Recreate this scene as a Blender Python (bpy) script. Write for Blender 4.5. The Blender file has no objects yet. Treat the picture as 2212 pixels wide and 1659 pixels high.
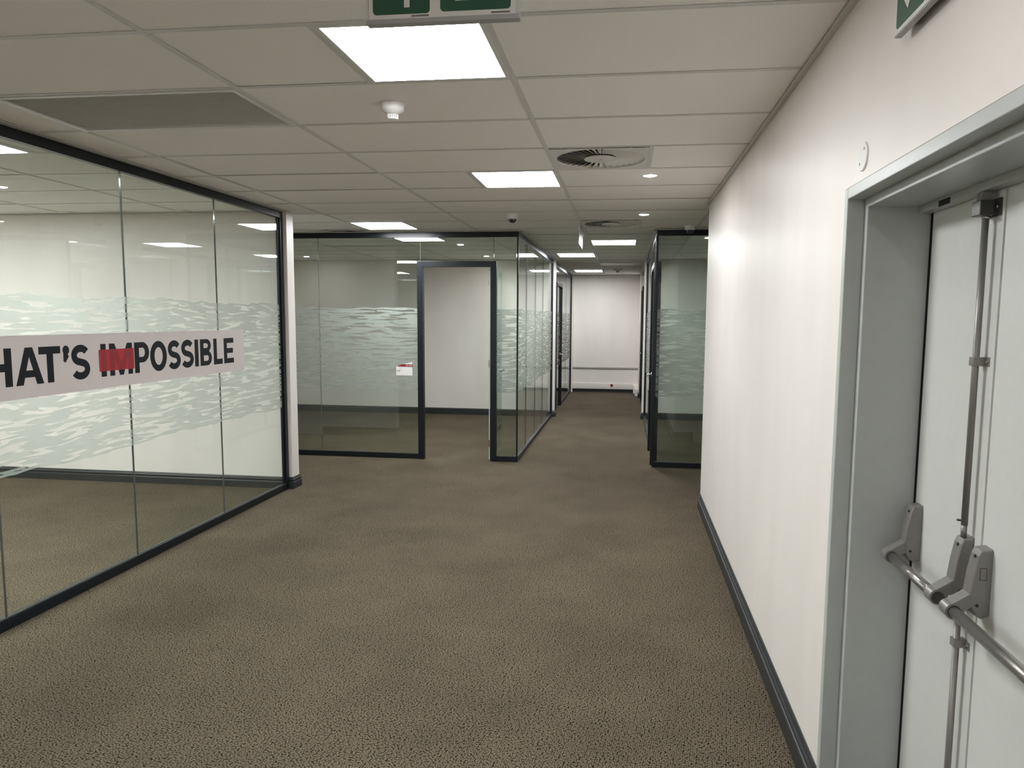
import bpy, bmesh, math, random
from mathutils import Vector, Matrix

# ------------------------------------------------------------------ camera, world, exposure
scene = bpy.context.scene
col = scene.collection
FW, FH = 2212.0, 1659.0
CAM_Z = 1.6448
YAW, PITCH, ROLL = math.radians(-7.2358), math.radians(-5.7079), math.radians(0.4613)
FPX, PCX, PCY = 1539.76, 1154.74, 841.90

cam_data = bpy.data.cameras.new('camera')
cam = bpy.data.objects.new('camera', cam_data)
col.objects.link(cam)
cam_data.sensor_fit = 'HORIZONTAL'
cam_data.sensor_width = 36.0
cam_data.lens = FPX * 36.0 / FW
cam_data.shift_x = (FW / 2 - PCX) / FW
cam_data.shift_y = (PCY - FH / 2) / FW
cam_data.clip_start = 0.02
_f = Vector((math.sin(YAW) * math.cos(PITCH), math.cos(YAW) * math.cos(PITCH), math.sin(PITCH)))
_r = Vector((math.cos(YAW), -math.sin(YAW), 0))
_u = _r.cross(_f)
_r2 = math.cos(ROLL) * _r + math.sin(ROLL) * _u
_u2 = -math.sin(ROLL) * _r + math.cos(ROLL) * _u
M = Matrix((_r2, _u2, -_f)).transposed().to_4x4()
M.translation = Vector((0, 0, CAM_Z))
cam.matrix_world = M
scene.camera = cam

world = bpy.data.worlds.new('world')
scene.world = world
world.use_nodes = True
world.node_tree.nodes['Background'].inputs[0].default_value = (0.5, 0.52, 0.55, 1)
world.node_tree.nodes['Background'].inputs[1].default_value = 0.02

scene.view_settings.view_transform = 'Standard'
scene.view_settings.look = 'None'
scene.view_settings.exposure = 0.80
scene.view_settings.gamma = 1.0
scene.view_settings.use_curve_mapping = False
try:
    scene.cycles.use_denoising = True
    scene.cycles.max_bounces = 10
    scene.cycles.diffuse_bounces = 5
    scene.cycles.glossy_bounces = 4
    scene.cycles.transparent_max_bounces = 28
    scene.cycles.sample_clamp_indirect = 6.0
    scene.cycles.caustics_reflective = False
    scene.cycles.caustics_refractive = False
except Exception:
    pass

PANEL_POWER = 30.0       # radiance of the LED panels
SPOT_POWER = 110.0       # radiance of the little downlights

# ------------------------------------------------------------------ main dimensions (metres)
CEIL = 2.613
XL = -3.174              # hall side of the left glass partition
XR = 0.675               # face of the right hand wall
Y_LWALL = 6.378          # wall between left room and lobby
YP = 7.98                # glass front of the second room
XC0, XC1 = -1.205, 0.315  # corridor glass lines
Y_CROSS = 11.86          # cross walls between rooms
Y_FAR = 16.1
Y_BACK = -4.0
M1 = -0.474              # a main runner of the ceiling grid
PX, PY = 1.1976, 0.6
GY0 = 2.369              # a row joint of the ceiling grid

# ------------------------------------------------------------------ materials
def new_mat(name):
    m = bpy.data.materials.new(name)
    m.use_nodes = True
    nt = m.node_tree
    return m, nt, nt.nodes['Principled BSDF'], nt.nodes['Material Output']

def N(nt, kind, **kw):
    n = nt.nodes.new(kind)
    for k, v in kw.items():
        setattr(n, k, v)
    return n

def plain(name, rgb, rough=0.5, metal=0.0, spec=0.5, noise=0.0, scale=8.0, bump=0.0, bscale=200.0, bdist=0.001, stretch=None):
    m, nt, b, out = new_mat(name)
    b.inputs['Base Color'].default_value = (*rgb, 1)
    b.inputs['Roughness'].default_value = rough
    b.inputs['Metallic'].default_value = metal
    b.inputs['Specular IOR Level'].default_value = spec
    if noise or bump:
        geo = N(nt, 'ShaderNodeNewGeometry')
        vec = geo.outputs['Position']
        if stretch:
            mp = N(nt, 'ShaderNodeMapping')
            mp.inputs['Scale'].default_value = stretch
            nt.links.new(vec, mp.inputs['Vector'])
            vec = mp.outputs['Vector']
    if noise:
        t = N(nt, 'ShaderNodeTexNoise')
        t.inputs['Scale'].default_value = scale
        t.inputs['Detail'].default_value = 4
        nt.links.new(vec, t.inputs['Vector'])
        r = N(nt, 'ShaderNodeMapRange')
        r.inputs['From Min'].default_value = 0.3
        r.inputs['From Max'].default_value = 0.7
        r.inputs['To Min'].default_value = 1 - noise
        r.inputs['To Max'].default_value = 1 + noise
        nt.links.new(t.outputs['Fac'], r.inputs['Value'])
        mx = N(nt, 'ShaderNodeVectorMath', operation='SCALE')
        mx.inputs[0].default_value = rgb
        nt.links.new(r.outputs['Result'], mx.inputs['Scale'])
        nt.links.new(mx.outputs['Vector'], b.inputs['Base Color'])
    if bump:
        t2 = N(nt, 'ShaderNodeTexNoise')
        t2.inputs['Scale'].default_value = bscale
        t2.inputs['Detail'].default_value = 3
        nt.links.new(vec, t2.inputs['Vector'])
        bp = N(nt, 'ShaderNodeBump')
        bp.inputs['Strength'].default_value = bump
        bp.inputs['Distance'].default_value = bdist
        nt.links.new(t2.outputs['Fac'], bp.inputs['Height'])
        nt.links.new(bp.outputs['Normal'], b.inputs['Normal'])
    return m

def emit(name, rgb, power):
    m, nt, b, out = new_mat(name)
    nt.nodes.remove(b)
    e = N(nt, 'ShaderNodeEmission')
    e.inputs['Color'].default_value = (*rgb, 1)
    e.inputs['Strength'].default_value = power
    nt.links.new(e.outputs[0], out.inputs['Surface'])
    return m

def math_node(nt, op, a, b=None, clamp=False):
    n = N(nt, 'ShaderNodeMath', operation=op, use_clamp=clamp)
    for i, v in enumerate((a, b)):
        if v is None:
            continue
        if isinstance(v, (int, float)):
            n.inputs[i].default_value = v
        else:
            nt.links.new(v, n.inputs[i])
    return n.outputs[0]

def glass(name, tint, f0=0.045):
    m, nt, b, out = new_mat(name)
    nt.nodes.remove(b)
    geo = N(nt, 'ShaderNodeNewGeometry')
    dot = N(nt, 'ShaderNodeVectorMath', operation='DOT_PRODUCT')
    nt.links.new(geo.outputs['Normal'], dot.inputs[0])
    nt.links.new(geo.outputs['Incoming'], dot.inputs[1])
    c = math_node(nt, 'ABSOLUTE', dot.outputs['Value'])
    i = math_node(nt, 'SUBTRACT', 1.0, c, True)
    p = math_node(nt, 'POWER', i, 5.0)
    f = math_node(nt, 'ADD', math_node(nt, 'MULTIPLY', p, 0.75), f0)
    tr = N(nt, 'ShaderNodeBsdfTransparent')
    tr.inputs['Color'].default_value = (*tint, 1)
    gl = N(nt, 'ShaderNodeBsdfGlossy')
    gl.inputs['Roughness'].default_value = 0.0
    gl.inputs['Color'].default_value = (1, 1, 1, 1)
    mx = N(nt, 'ShaderNodeMixShader')
    nt.links.new(f, mx.inputs[0])
    nt.links.new(tr.outputs[0], mx.inputs[1])
    nt.links.new(gl.outputs[0], mx.inputs[2])
    nt.links.new(mx.outputs[0], out.inputs['Surface'])
    return m

def film_material(name, z_lo, z_hi, thr):
    """Frosted vinyl cut into long ragged water-like streaks between two heights."""
    m, nt, b, out = new_mat(name)
    nt.nodes.remove(b)
    geo = N(nt, 'ShaderNodeNewGeometry')
    sep = N(nt, 'ShaderNodeSeparateXYZ')
    nt.links.new(geo.outputs['Position'], sep.inputs[0])
    u = math_node(nt, 'ADD', sep.outputs['X'], sep.outputs['Y'])
    z = sep.outputs['Z']
    def noise(su, sv, detail, rough, dist, off=0.0):
        cb = N(nt, 'ShaderNodeCombineXYZ')
        nt.links.new(math_node(nt, 'MULTIPLY', u, su), cb.inputs[0])
        nt.links.new(math_node(nt, 'MULTIPLY', z, sv), cb.inputs[1])
        cb.inputs[2].default_value = off
        t = N(nt, 'ShaderNodeTexNoise')
        t.inputs['Scale'].default_value = 1.0
        t.inputs['Detail'].default_value = detail
        t.inputs['Roughness'].default_value = rough
        t.inputs['Distortion'].default_value = dist
        nt.links.new(cb.outputs[0], t.inputs['Vector'])
        return t.outputs['Fac'], cb, t
    warp, _, _ = noise(1.7, 1.2, 1.0, 0.5, 0.0, 3.1)
    zz = math_node(nt, 'ADD', z, math_node(nt, 'MULTIPLY', warp, 0.06))
    cb = N(nt, 'ShaderNodeCombineXYZ')
    nt.links.new(math_node(nt, 'MULTIPLY', u, 4.2), cb.inputs[0])
    nt.links.new(math_node(nt, 'MULTIPLY', zz, 44.0), cb.inputs[1])
    t = N(nt, 'ShaderNodeTexNoise')
    t.inputs['Scale'].default_value = 1.0
    t.inputs['Detail'].default_value = 1.6
    t.inputs['Roughness'].default_value = 0.45
    t.inputs['Distortion'].default_value = 0.55
    nt.links.new(cb.outputs[0], t.inputs['Vector'])
    # ragged upper and lower edges
    e1, _, _ = noise(2.6, 0.0, 2.5, 0.6, 0.4, 7.3)
    e2, _, _ = noise(2.2, 0.0, 2.5, 0.6, 0.4, 1.9)
    top = math_node(nt, 'ADD', math_node(nt, 'MULTIPLY', e1, 0.10), z_hi - 0.05)
    bot = math_node(nt, 'ADD', math_node(nt, 'MULTIPLY', e2, 0.10), z_lo - 0.05)
    d = math_node(nt, 'MINIMUM', math_node(nt, 'SUBTRACT', top, z), math_node(nt, 'SUBTRACT', z, bot))
    inside = math_node(nt, 'GREATER_THAN', d, 0.0)
    rim = math_node(nt, 'LESS_THAN', d, 0.014)
    streak = math_node(nt, 'GREATER_THAN', t.outputs['Fac'], thr)
    solid = math_node(nt, 'MAXIMUM', math_node(nt, 'SUBTRACT', 1.0, streak, True), rim)
    cover = math_node(nt, 'MULTIPLY', inside, solid)
    fac = math_node(nt, 'MULTIPLY', cover, 0.60)
    tr = N(nt, 'ShaderNodeBsdfTransparent')
    di = N(nt, 'ShaderNodeBsdfDiffuse')
    di.inputs['Color'].default_value = (0.40, 0.425, 0.40, 1)
    tl = N(nt, 'ShaderNodeBsdfTranslucent')
    tl.inputs['Color'].default_value = (0.46, 0.49, 0.46, 1)
    m1 = N(nt, 'ShaderNodeMixShader')
    m1.inputs[0].default_value = 0.55
    nt.links.new(di.outputs[0], m1.inputs[1])
    nt.links.new(tl.outputs[0], m1.inputs[2])
    m2 = N(nt, 'ShaderNodeMixShader')
    nt.links.new(fac, m2.inputs[0])
    nt.links.new(tr.outputs[0], m2.inputs[1])
    nt.links.new(m1.outputs[0], m2.inputs[2])
    nt.links.new(m2.outputs[0], out.inputs['Surface'])
    return m

def carpet_material():
    m, nt, b, out = new_mat('carpet')
    geo = N(nt, 'ShaderNodeNewGeometry')
    pos = geo.outputs['Position']
    # loop rows: slightly staggered cells about 6 mm across
    mp = N(nt, 'ShaderNodeMapping')
    mp.inputs['Scale'].default_value = (120, 140, 1)
    mp.inputs['Rotation'].default_value = (0, 0, 0.12)
    nt.links.new(pos, mp.inputs['Vector'])
    vo = N(nt, 'ShaderNodeTexVoronoi', voronoi_dimensions='2D')
    vo.inputs['Scale'].default_value = 1.0
    vo.inputs['Randomness'].default_value = 0.72
    nt.links.new(mp.outputs[0], vo.inputs['Vector'])
    fleck = N(nt, 'ShaderNodeTexNoise')
    fleck.inputs['Scale'].default_value = 170
    fleck.inputs['Detail'].default_value = 2
    nt.links.new(pos, fleck.inputs['Vector'])
    big = N(nt, 'ShaderNodeTexNoise')
    big.inputs['Scale'].default_value = 1.6
    big.inputs['Detail'].default_value = 5
    big.inputs['Roughness'].default_value = 0.6
    nt.links.new(pos, big.inputs['Vector'])
    ramp = N(nt, 'ShaderNodeMapRange')
    ramp.inputs['From Min'].default_value = 0.12
    ramp.inputs['From Max'].default_value = 0.72
    ramp.inputs['To Min'].default_value = 1.6
    ramp.inputs['To Max'].default_value = 0.04
    nt.links.new(vo.outputs['Distance'], ramp.inputs['Value'])
    r2 = N(nt, 'ShaderNodeMapRange')
    r2.inputs['From Min'].default_value = 0.3
    r2.inputs['From Max'].default_value = 0.7
    r2.inputs['To Min'].default_value = 0.70
    r2.inputs['To Max'].default_value = 1.30
    nt.links.new(fleck.outputs['Fac'], r2.inputs['Value'])
    r3 = N(nt, 'ShaderNodeMapRange')
    r3.inputs['From Min'].default_value = 0.35
    r3.inputs['From Max'].default_value = 0.65
    r3.inputs['To Min'].default_value = 0.86
    r3.inputs['To Max'].default_value = 1.12
    nt.links.new(big.outputs['Fac'], r3.inputs['Value'])
    k = math_node(nt, 'MULTIPLY', math_node(nt, 'MULTIPLY', ramp.outputs[0], r2.outputs[0]), r3.outputs[0])
    sc = N(nt, 'ShaderNodeVectorMath', operation='SCALE')
    sc.inputs[0].default_value = (0.108, 0.087, 0.060)
    nt.links.new(k, sc.inputs['Scale'])
    nt.links.new(sc.outputs[0], b.inputs['Base Color'])
    b.inputs['Roughness'].default_value = 0.95
    b.inputs['Specular IOR Level'].default_value = 0.1
    bp = N(nt, 'ShaderNodeBump')
    bp.inputs['Strength'].default_value = 0.35
    bp.inputs['Distance'].default_value = 0.002
    bp.invert = True
    nt.links.new(vo.outputs['Distance'], bp.inputs['Height'])
    nt.links.new(bp.outputs[0], b.inputs['Normal'])
    return m

MAT = {
    'wall': plain('white wall paint', (0.76, 0.71, 0.67), 0.42, noise=0.03, scale=4, bump=0.12, bscale=60, bdist=0.002, stretch=(1, 1, 0.25)),
    'tile': plain('mineral fibre ceiling tile', (0.88, 0.86, 0.825), 0.9, spec=0.2, noise=0.03, scale=120),
    'tee': plain('painted ceiling tee', (0.62, 0.62, 0.59), 0.5),
    'tee_lip': plain('ceiling edge trim paint', (0.58, 0.57, 0.54), 0.5),
    'slab': plain('concrete soffit', (0.1, 0.1, 0.1), 0.9),
    'carpet': carpet_material(),
    'black': plain('black painted aluminium', (0.0065, 0.009, 0.013), 0.34, spec=0.35, noise=0.1, scale=30),
    'skirt': plain('charcoal skirting paint', (0.022, 0.025, 0.028), 0.38, noise=0.1, scale=20),
    'glass': glass('clear float glass', (0.925, 0.965, 0.94)),
    'glass_door': glass('toughened glass', (0.86, 0.945, 0.90), 0.05),
    'edge': plain('polished glass edge', (0.55, 0.62, 0.58), 0.15),
    'joint': plain('silicone joint', (0.10, 0.105, 0.10), 0.12, spec=0.8),
    'film': film_material('frosted wave film', 0.80, 1.752, 0.545),
    'door': plain('grey door paint', (0.60, 0.60, 0.575), 0.45, noise=0.015, scale=40, bump=0.08, bscale=250),
    'frame': plain('grey metal frame paint', (0.435, 0.455, 0.447), 0.33, noise=0.02, scale=30, bump=0.05, bscale=90),
    'gap': plain('dark door gap', (0.012, 0.012, 0.012), 0.8),
    'hw': plain('taupe hardware paint', (0.23, 0.215, 0.205), 0.36, metal=0.35, noise=0.04, scale=60),
    'hw_dark': plain('dark hardware steel', (0.07, 0.068, 0.066), 0.32, metal=0.6),
    'tube': plain('satin bar tube', (0.32, 0.30, 0.285), 0.24, metal=0.75),
    'chrome': plain('satin chrome', (0.62, 0.60, 0.57), 0.22, metal=0.95),
    'screw': plain('screw recess', (0.02, 0.02, 0.02), 0.6),
    'plastic': plain('white plastic', (0.74, 0.73, 0.71), 0.4),
    'grey_plastic': plain('grey plastic', (0.38, 0.38, 0.37), 0.45),
    'dome': plain('smoked dome', (0.015, 0.015, 0.018), 0.06, spec=0.8),
    'vane': plain('diffuser white metal', (0.66, 0.65, 0.62), 0.45),
    'plenum': plain('dark plenum', (0.012, 0.012, 0.016), 0.9),
    'slat': plain('grille grey slats', (0.86, 0.84, 0.80), 0.5),
    'panel': emit('led panel diffuser', (0.97, 0.99, 1.0), PANEL_POWER),
    'spot': emit('downlight lens', (1.0, 0.97, 0.93), SPOT_POWER),
    'off_panel': plain('unlit panel diffuser', (0.72, 0.71, 0.68), 0.4),
    'lum': plain('luminaire rim', (0.66, 0.66, 0.64), 0.4),
    'banner': plain('pale pink-grey vinyl', (0.60, 0.545, 0.535), 0.5, noise=0.01, scale=20),
    'ink': plain('navy black print', (0.005, 0.0065, 0.010), 0.6, spec=0.25),
    'red': plain('red vinyl', (0.40, 0.022, 0.030), 0.45),
    'red_over': plain('red vinyl over print', (0.27, 0.018, 0.026), 0.45),
    'sign_white': plain('sign white', (0.72, 0.71, 0.68), 0.4),
    'sign_green': plain('sign green', (0.018, 0.085, 0.050), 0.35),
    'sign_cream': plain('sign arrow', (0.66, 0.66, 0.56), 0.4),
    'sign_rim': plain('sign frame', (0.36, 0.36, 0.36), 0.4),
    'clear_edge': plain('acrylic rim', (0.55, 0.56, 0.56), 0.2),
    'paper': plain('white sign card', (0.80, 0.79, 0.78), 0.4),
    'sign_red': plain('room sign red', (0.24, 0.006, 0.008), 0.5),
    'logo': plain('logo outline', (0.52, 0.40, 0.38), 0.5),
    'print_grey': plain('small grey print', (0.16, 0.16, 0.17), 0.5),
    'rail': plain('grey dado rail', (0.30, 0.28, 0.255), 0.5),
    'trunk': plain('trunking plastic', (0.76, 0.73, 0.69), 0.4),
    'socket_red': plain('red socket', (0.24, 0.008, 0.012), 0.4),
    'plate': plain('painted cover plate', (0.72, 0.70, 0.67), 0.4),
}

# ------------------------------------------------------------------ object helpers
WL = {}          # world location of every object

def _link(name, mesh, loc, parent):
    o = bpy.data.objects.new(name, mesh)
    col.objects.link(o)
    loc = Vector(loc)
    if parent is not None:
        o.parent = parent
        o.location = loc - WL[parent.name]
    else:
        o.location = loc
    WL[o.name] = loc
    return o

def tag(o, label=None, cat=None, group=None, kind=None):
    if label: o['label'] = label
    if cat: o['category'] = cat
    if group: o['group'] = group
    if kind: o['kind'] = kind
    return o

def thing(name, loc, label, cat, group=None, kind=None):
    o = _link(name, None, loc, None)
    o.empty_display_size = 0.1
    return tag(o, label, cat, group, kind)

def mesh_obj(name, verts, faces, mat, parent=None, smooth=False, origin=None):
    """verts in world coordinates; the object's origin is their centre (or given)."""
    vs = [Vector(v) for v in verts]
    if origin is None:
        lo = Vector((min(v[i] for v in vs) for i in range(3)))
        hi = Vector((max(v[i] for v in vs) for i in range(3)))
        origin = Vector(((lo.x + hi.x) / 2, (lo.y + hi.y) / 2, lo.z))
    origin = Vector(origin)
    me = bpy.data.meshes.new(name)
    me.from_pydata([v - origin for v in vs], [], faces)
    me.materials.append(MAT[mat])
    bm = bmesh.new(); bm.from_mesh(me)
    bmesh.ops.recalc_face_normals(bm, faces=bm.faces)
    bm.to_mesh(me); bm.free()
    if smooth:
        for p in me.polygons: p.use_smooth = True
    return _link(name, me, origin, parent)

BOXF = [(0, 3, 2, 1), (4, 5, 6, 7), (0, 1, 5, 4), (1, 2, 6, 5), (2, 3, 7, 6), (3, 0, 4, 7)]
def box_v(x0, x1, y0, y1, z0, z1):
    return [(x0, y0, z0), (x1, y0, z0), (x1, y1, z0), (x0, y1, z0), (x0, y0, z1), (x1, y0, z1), (x1, y1, z1), (x0, y1, z1)]

_box_cache = {}
def box(name, x0, x1, y0, y1, z0, z1, mat, parent=None, bevel=0.0):
    key = (round(x1 - x0, 4), round(y1 - y0, 4), round(z1 - z0, 4), mat, bevel)
    o = Vector(((x0 + x1) / 2, (y0 + y1) / 2, z0))
    if key in _box_cache:
        return _link(name, _box_cache[key], o, parent)
    ob = mesh_obj(name, box_v(x0, x1, y0, y1, z0, z1), BOXF, mat, parent, origin=o)
    if bevel:
        bm = bmesh.new(); bm.from_mesh(ob.data)
        bmesh.ops.bevel(bm, geom=list(bm.edges), offset=bevel, segments=2, affect='EDGES', profile=0.5)
        bm.to_mesh(ob.data); bm.free()
    _box_cache[key] = ob.data
    return ob

def joined(name, boxes, mat, parent=None):
    vs, fs = [], []
    for b in boxes:
        n = len(vs); vs += box_v(*b); fs += [tuple(i + n for i in f) for f in BOXF]
    return mesh_obj(name, vs, fs, mat, parent)

def prism(name, pts, axis, a, b, mat, parent=None, smooth=False):
    """polygon extruded along an axis: pts are (x,z) for axis y, (y,z) for x, (x,y) for z."""
    def mk(p, t):
        return {'x': (t, p[0], p[1]), 'y': (p[0], t, p[1]), 'z': (p[0], p[1], t)}[axis]
    n = len(pts)
    vs = [mk(p, a) for p in pts] + [mk(p, b) for p in pts]
    fs = [tuple(range(n)), tuple(range(2 * n - 1, n - 1, -1))]
    fs += [(i, (i + 1) % n, n + (i + 1) % n, n + i) for i in range(n)]
    return mesh_obj(name, vs, fs, mat, parent, smooth)

def lathe(name, prof, centre, mat, parent=None, seg=32, axis='z', smooth=True):
    """prof: (radius, offset along axis)."""
    vs, fs = [], []
    def mk(r, t, a):
        c, s = r * math.cos(a), r * math.sin(a)
        return {'z': (c, s, t), 'x': (t, c, s), 'y': (c, t, s)}[axis]
    for r, t in prof:
        for i in range(seg):
            vs.append(Vector(mk(max(r, 1e-5), t, 2 * math.pi * i / seg)) + Vector(centre))
    for j in range(len(prof) - 1):
        for i in range(seg):
            fs.append((j * seg + i, j * seg + (i + 1) % seg, (j + 1) * seg + (i + 1) % seg, (j + 1) * seg + i))
    fs.append(tuple(range(seg)))
    fs.append(tuple((len(prof) - 1) * seg + i for i in range(seg)))
    o = mesh_obj(name, vs, fs, mat, parent)
    if smooth:
        for p in o.data.polygons:
            p.use_smooth = len(p.vertices) == 4
        try:
            o.data.set_sharp_from_angle(angle=math.radians(38))
        except Exception:
            pass
    return o

def tube(name, pts, r, mat, parent=None, seg=14):
    vs, fs = [], []
    P = [Vector(p) for p in pts]
    for j, p in enumerate(P):
        d = (P[min(j + 1, len(P) - 1)] - P[max(j - 1, 0)]).normalized()
        a = Vector((0, 0, 1)) if abs(d.z) < 0.9 else Vector((1, 0, 0))
        e1 = d.cross(a).normalized(); e2 = d.cross(e1)
        for i in range(seg):
            t = 2 * math.pi * i / seg
            vs.append(p + r * (math.cos(t) * e1 + math.sin(t) * e2))
    for j in range(len(P) - 1):
        for i in range(seg):
            fs.append((j * seg + i, j * seg + (i + 1) % seg, (j + 1) * seg + (i + 1) % seg, (j + 1) * seg + i))
    fs.append(tuple(range(seg))); fs.append(tuple((len(P) - 1) * seg + i for i in range(seg)))
    o = mesh_obj(name, vs, fs, mat, parent)
    for p in o.data.polygons:
        p.use_smooth = len(p.vertices) == 4
    return o

SKIRT = [(0.0, 0.0), (0.019, 0.0), (0.019, 0.56), (0.016, 0.60), (0.012, 0.62), (0.012, 0.68), (0.017, 0.74), (0.017, 0.80), (0.010, 0.87), (0.009, 0.93), (0.004, 1.0), (0.0, 1.0)]
def skirting(name, path, hgt, label, parent=None, kind='structure', mat='skirt'):
    """moulded skirting along a 2-D path; the room lies on the right of the direction of travel."""
    P = [Vector(p) for p in path]
    offs = []
    for i, p in enumerate(P):
        dirs = []
        if i > 0: dirs.append((p - P[i - 1]).normalized())
        if i < len(P) - 1: dirs.append((P[i + 1] - p).normalized())
        ns = [Vector((d.y, -d.x)) for d in dirs]
        if len(ns) == 1: offs.append(ns[0])
        else:
            m = (ns[0] + ns[1]); m.normalize()
            offs.append(m / max(0.2, m.dot(ns[0])))
    vs, fs = [], []
    n = len(SKIRT)
    for p, o in zip(P, offs):
        for d, z in SKIRT:
            q = p + o * d
            vs.append((q.x, q.y, z * hgt))
    for i in range(len(P) - 1):
        for k in range(n):
            fs.append((i * n + k, i * n + (k + 1) % n, (i + 1) * n + (k + 1) % n, (i + 1) * n + k))
    fs.append(tuple(range(n))); fs.append(tuple((len(P) - 1) * n + k for k in range(n)))
    ob = mesh_obj(name, vs, fs, mat, parent)
    if parent is None:
        tag(ob, label, 'skirting board', kind=kind)
    return ob

# ------------------------------------------------------------------ setting: floor, walls
X_FAR_L, X_FAR_R = -7.6, 3.2
floor = box('floor', X_FAR_L - 0.1, X_FAR_R + 0.1, Y_BACK - 0.1, Y_FAR + 0.15, -0.06, 0.0, 'carpet')
tag(floor, 'brown loop pile carpet covering the whole floor', 'floor', kind='structure')

def wall(name, boxes, label):
    o = joined(name, boxes, 'wall')
    return tag(o, label, 'wall', kind='structure')

DY0, DY1, DZ = 1.04, 2.385, 2.055     # opening for the double fire door in the right wall
W_END = 6.25
wall('wall_right', [(XR, XR + 0.30, DY1, W_END, 0, CEIL), (XR, XR + 0.30, DY0, DY1, DZ, CEIL), (XR, XR + 0.30, Y_BACK, DY0, 0, CEIL)],
     'long white painted wall holding the grey double fire door')
wall('wall_back', [(X_FAR_L, XR + 0.3, Y_BACK - 0.1, Y_BACK, 0, CEIL)], 'plain white wall at the near end of the hall')
wall('wall_left', [(X_FAR_L - 0.1, X_FAR_L, Y_BACK, Y_FAR, 0, CEIL)], 'plain white outer wall on the side of the glazed rooms')
wall('wall_left_room', [(X_FAR_L, -3.142, Y_LWALL, Y_LWALL + 0.135, 0, CEIL)], 'white wall at the back of the room behind the slogan banner')
wall('wall_cross_left', [(X_FAR_L, XC0 + 0.035, Y_CROSS, Y_CROSS + 0.14, 0, CEIL)], 'white wall seen through the open glazed doorway')
wall('wall_cross_right', [(XC1 - 0.03, X_FAR_R, Y_CROSS, Y_CROSS + 0.14, 0, CEIL)], 'white wall behind the narrow glass front on the corridor')
wall('wall_far', [(X_FAR_L, X_FAR_R, Y_FAR, Y_FAR + 0.12, 0, CEIL)], 'pale end wall closing the corridor')
wall('wall_far_right', [(X_FAR_R, X_FAR_R + 0.1, W_END - 0.2, Y_FAR, 0, CEIL)], 'plain white outer wall of the room beyond the fire door')
wall('wall_recess', [(XR + 0.3, X_FAR_R, W_END - 0.16, W_END, 0, CEIL)], 'white return wall behind the end of the long wall')

skirting('baseboard_right', [(XR, DY1 + 0.0), (XR, W_END), (XR + 0.25, W_END)][::-1], 0.135, 'charcoal moulded skirting along the foot of the white wall')
skirting('baseboard_left_room', [(X_FAR_L, Y_LWALL), (-3.142, Y_LWALL), (-3.142, Y_LWALL + 0.135), (-4.2, Y_LWALL + 0.135)], 0.112, 'charcoal skirting around the wall behind the slogan banner')
skirting('baseboard_cross_left', [(X_FAR_L, Y_CROSS), (XC0 + 0.035, Y_CROSS), (XC0 + 0.035, Y_CROSS + 0.14), (X_FAR_L, Y_CROSS + 0.14)], 0.108, 'charcoal skirting seen through the open glazed doorway')
skirting('baseboard_cross_right', [(X_FAR_R, Y_CROSS + 0.14), (XC1 - 0.03, Y_CROSS + 0.14), (XC1 - 0.03, Y_CROSS), (X_FAR_R, Y_CROSS)], 0.108, 'charcoal skirting on the wall behind the narrow glass front')
skirting('baseboard_far', [(X_FAR_L, Y_FAR), (X_FAR_R, Y_FAR)], 0.075, 'black skirting under the white cable trunking')

# ------------------------------------------------------------------ ceiling: slab, tees, tiles
ceiling = box('ceiling', X_FAR_L - 0.1, X_FAR_R + 0.1, Y_BACK - 0.1, Y_FAR + 0.15, CEIL + 0.16, CEIL + 0.26, 'slab')
tag(ceiling, 'suspended tile ceiling with grey metal tees', 'ceiling', kind='structure')
for side, b in (('left', (X_FAR_L - 0.1, X_FAR_L, Y_BACK - 0.1, Y_FAR + 0.1)), ('right', (X_FAR_R, X_FAR_R + 0.1, Y_BACK - 0.1, Y_FAR + 0.1)),
                ('near', (X_FAR_L, X_FAR_R, Y_BACK - 0.1, Y_BACK)), ('far', (X_FAR_L, X_FAR_R, Y_FAR, Y_FAR + 0.1))):
    box('plenum_wall', *b, CEIL, CEIL + 0.16, 'slab', ceiling)
TW = 0.012      # half width of a tee
TILE_Z = CEIL + 0.003
rnd = random.Random(4)

def tile(x0, x1, y0, y1):
    if x1 - x0 < 0.03 or y1 - y0 < 0.03: return
    dz = rnd.choice((0, 0, 0, 0, 0.0012, 0.002))
    box('ceiling_tile', x0 + 0.004, x1 - 0.004, y0 + 0.004, y1 - 0.004, TILE_Z + dz, TILE_Z + dz + 0.016, 'tile', ceiling)

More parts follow.
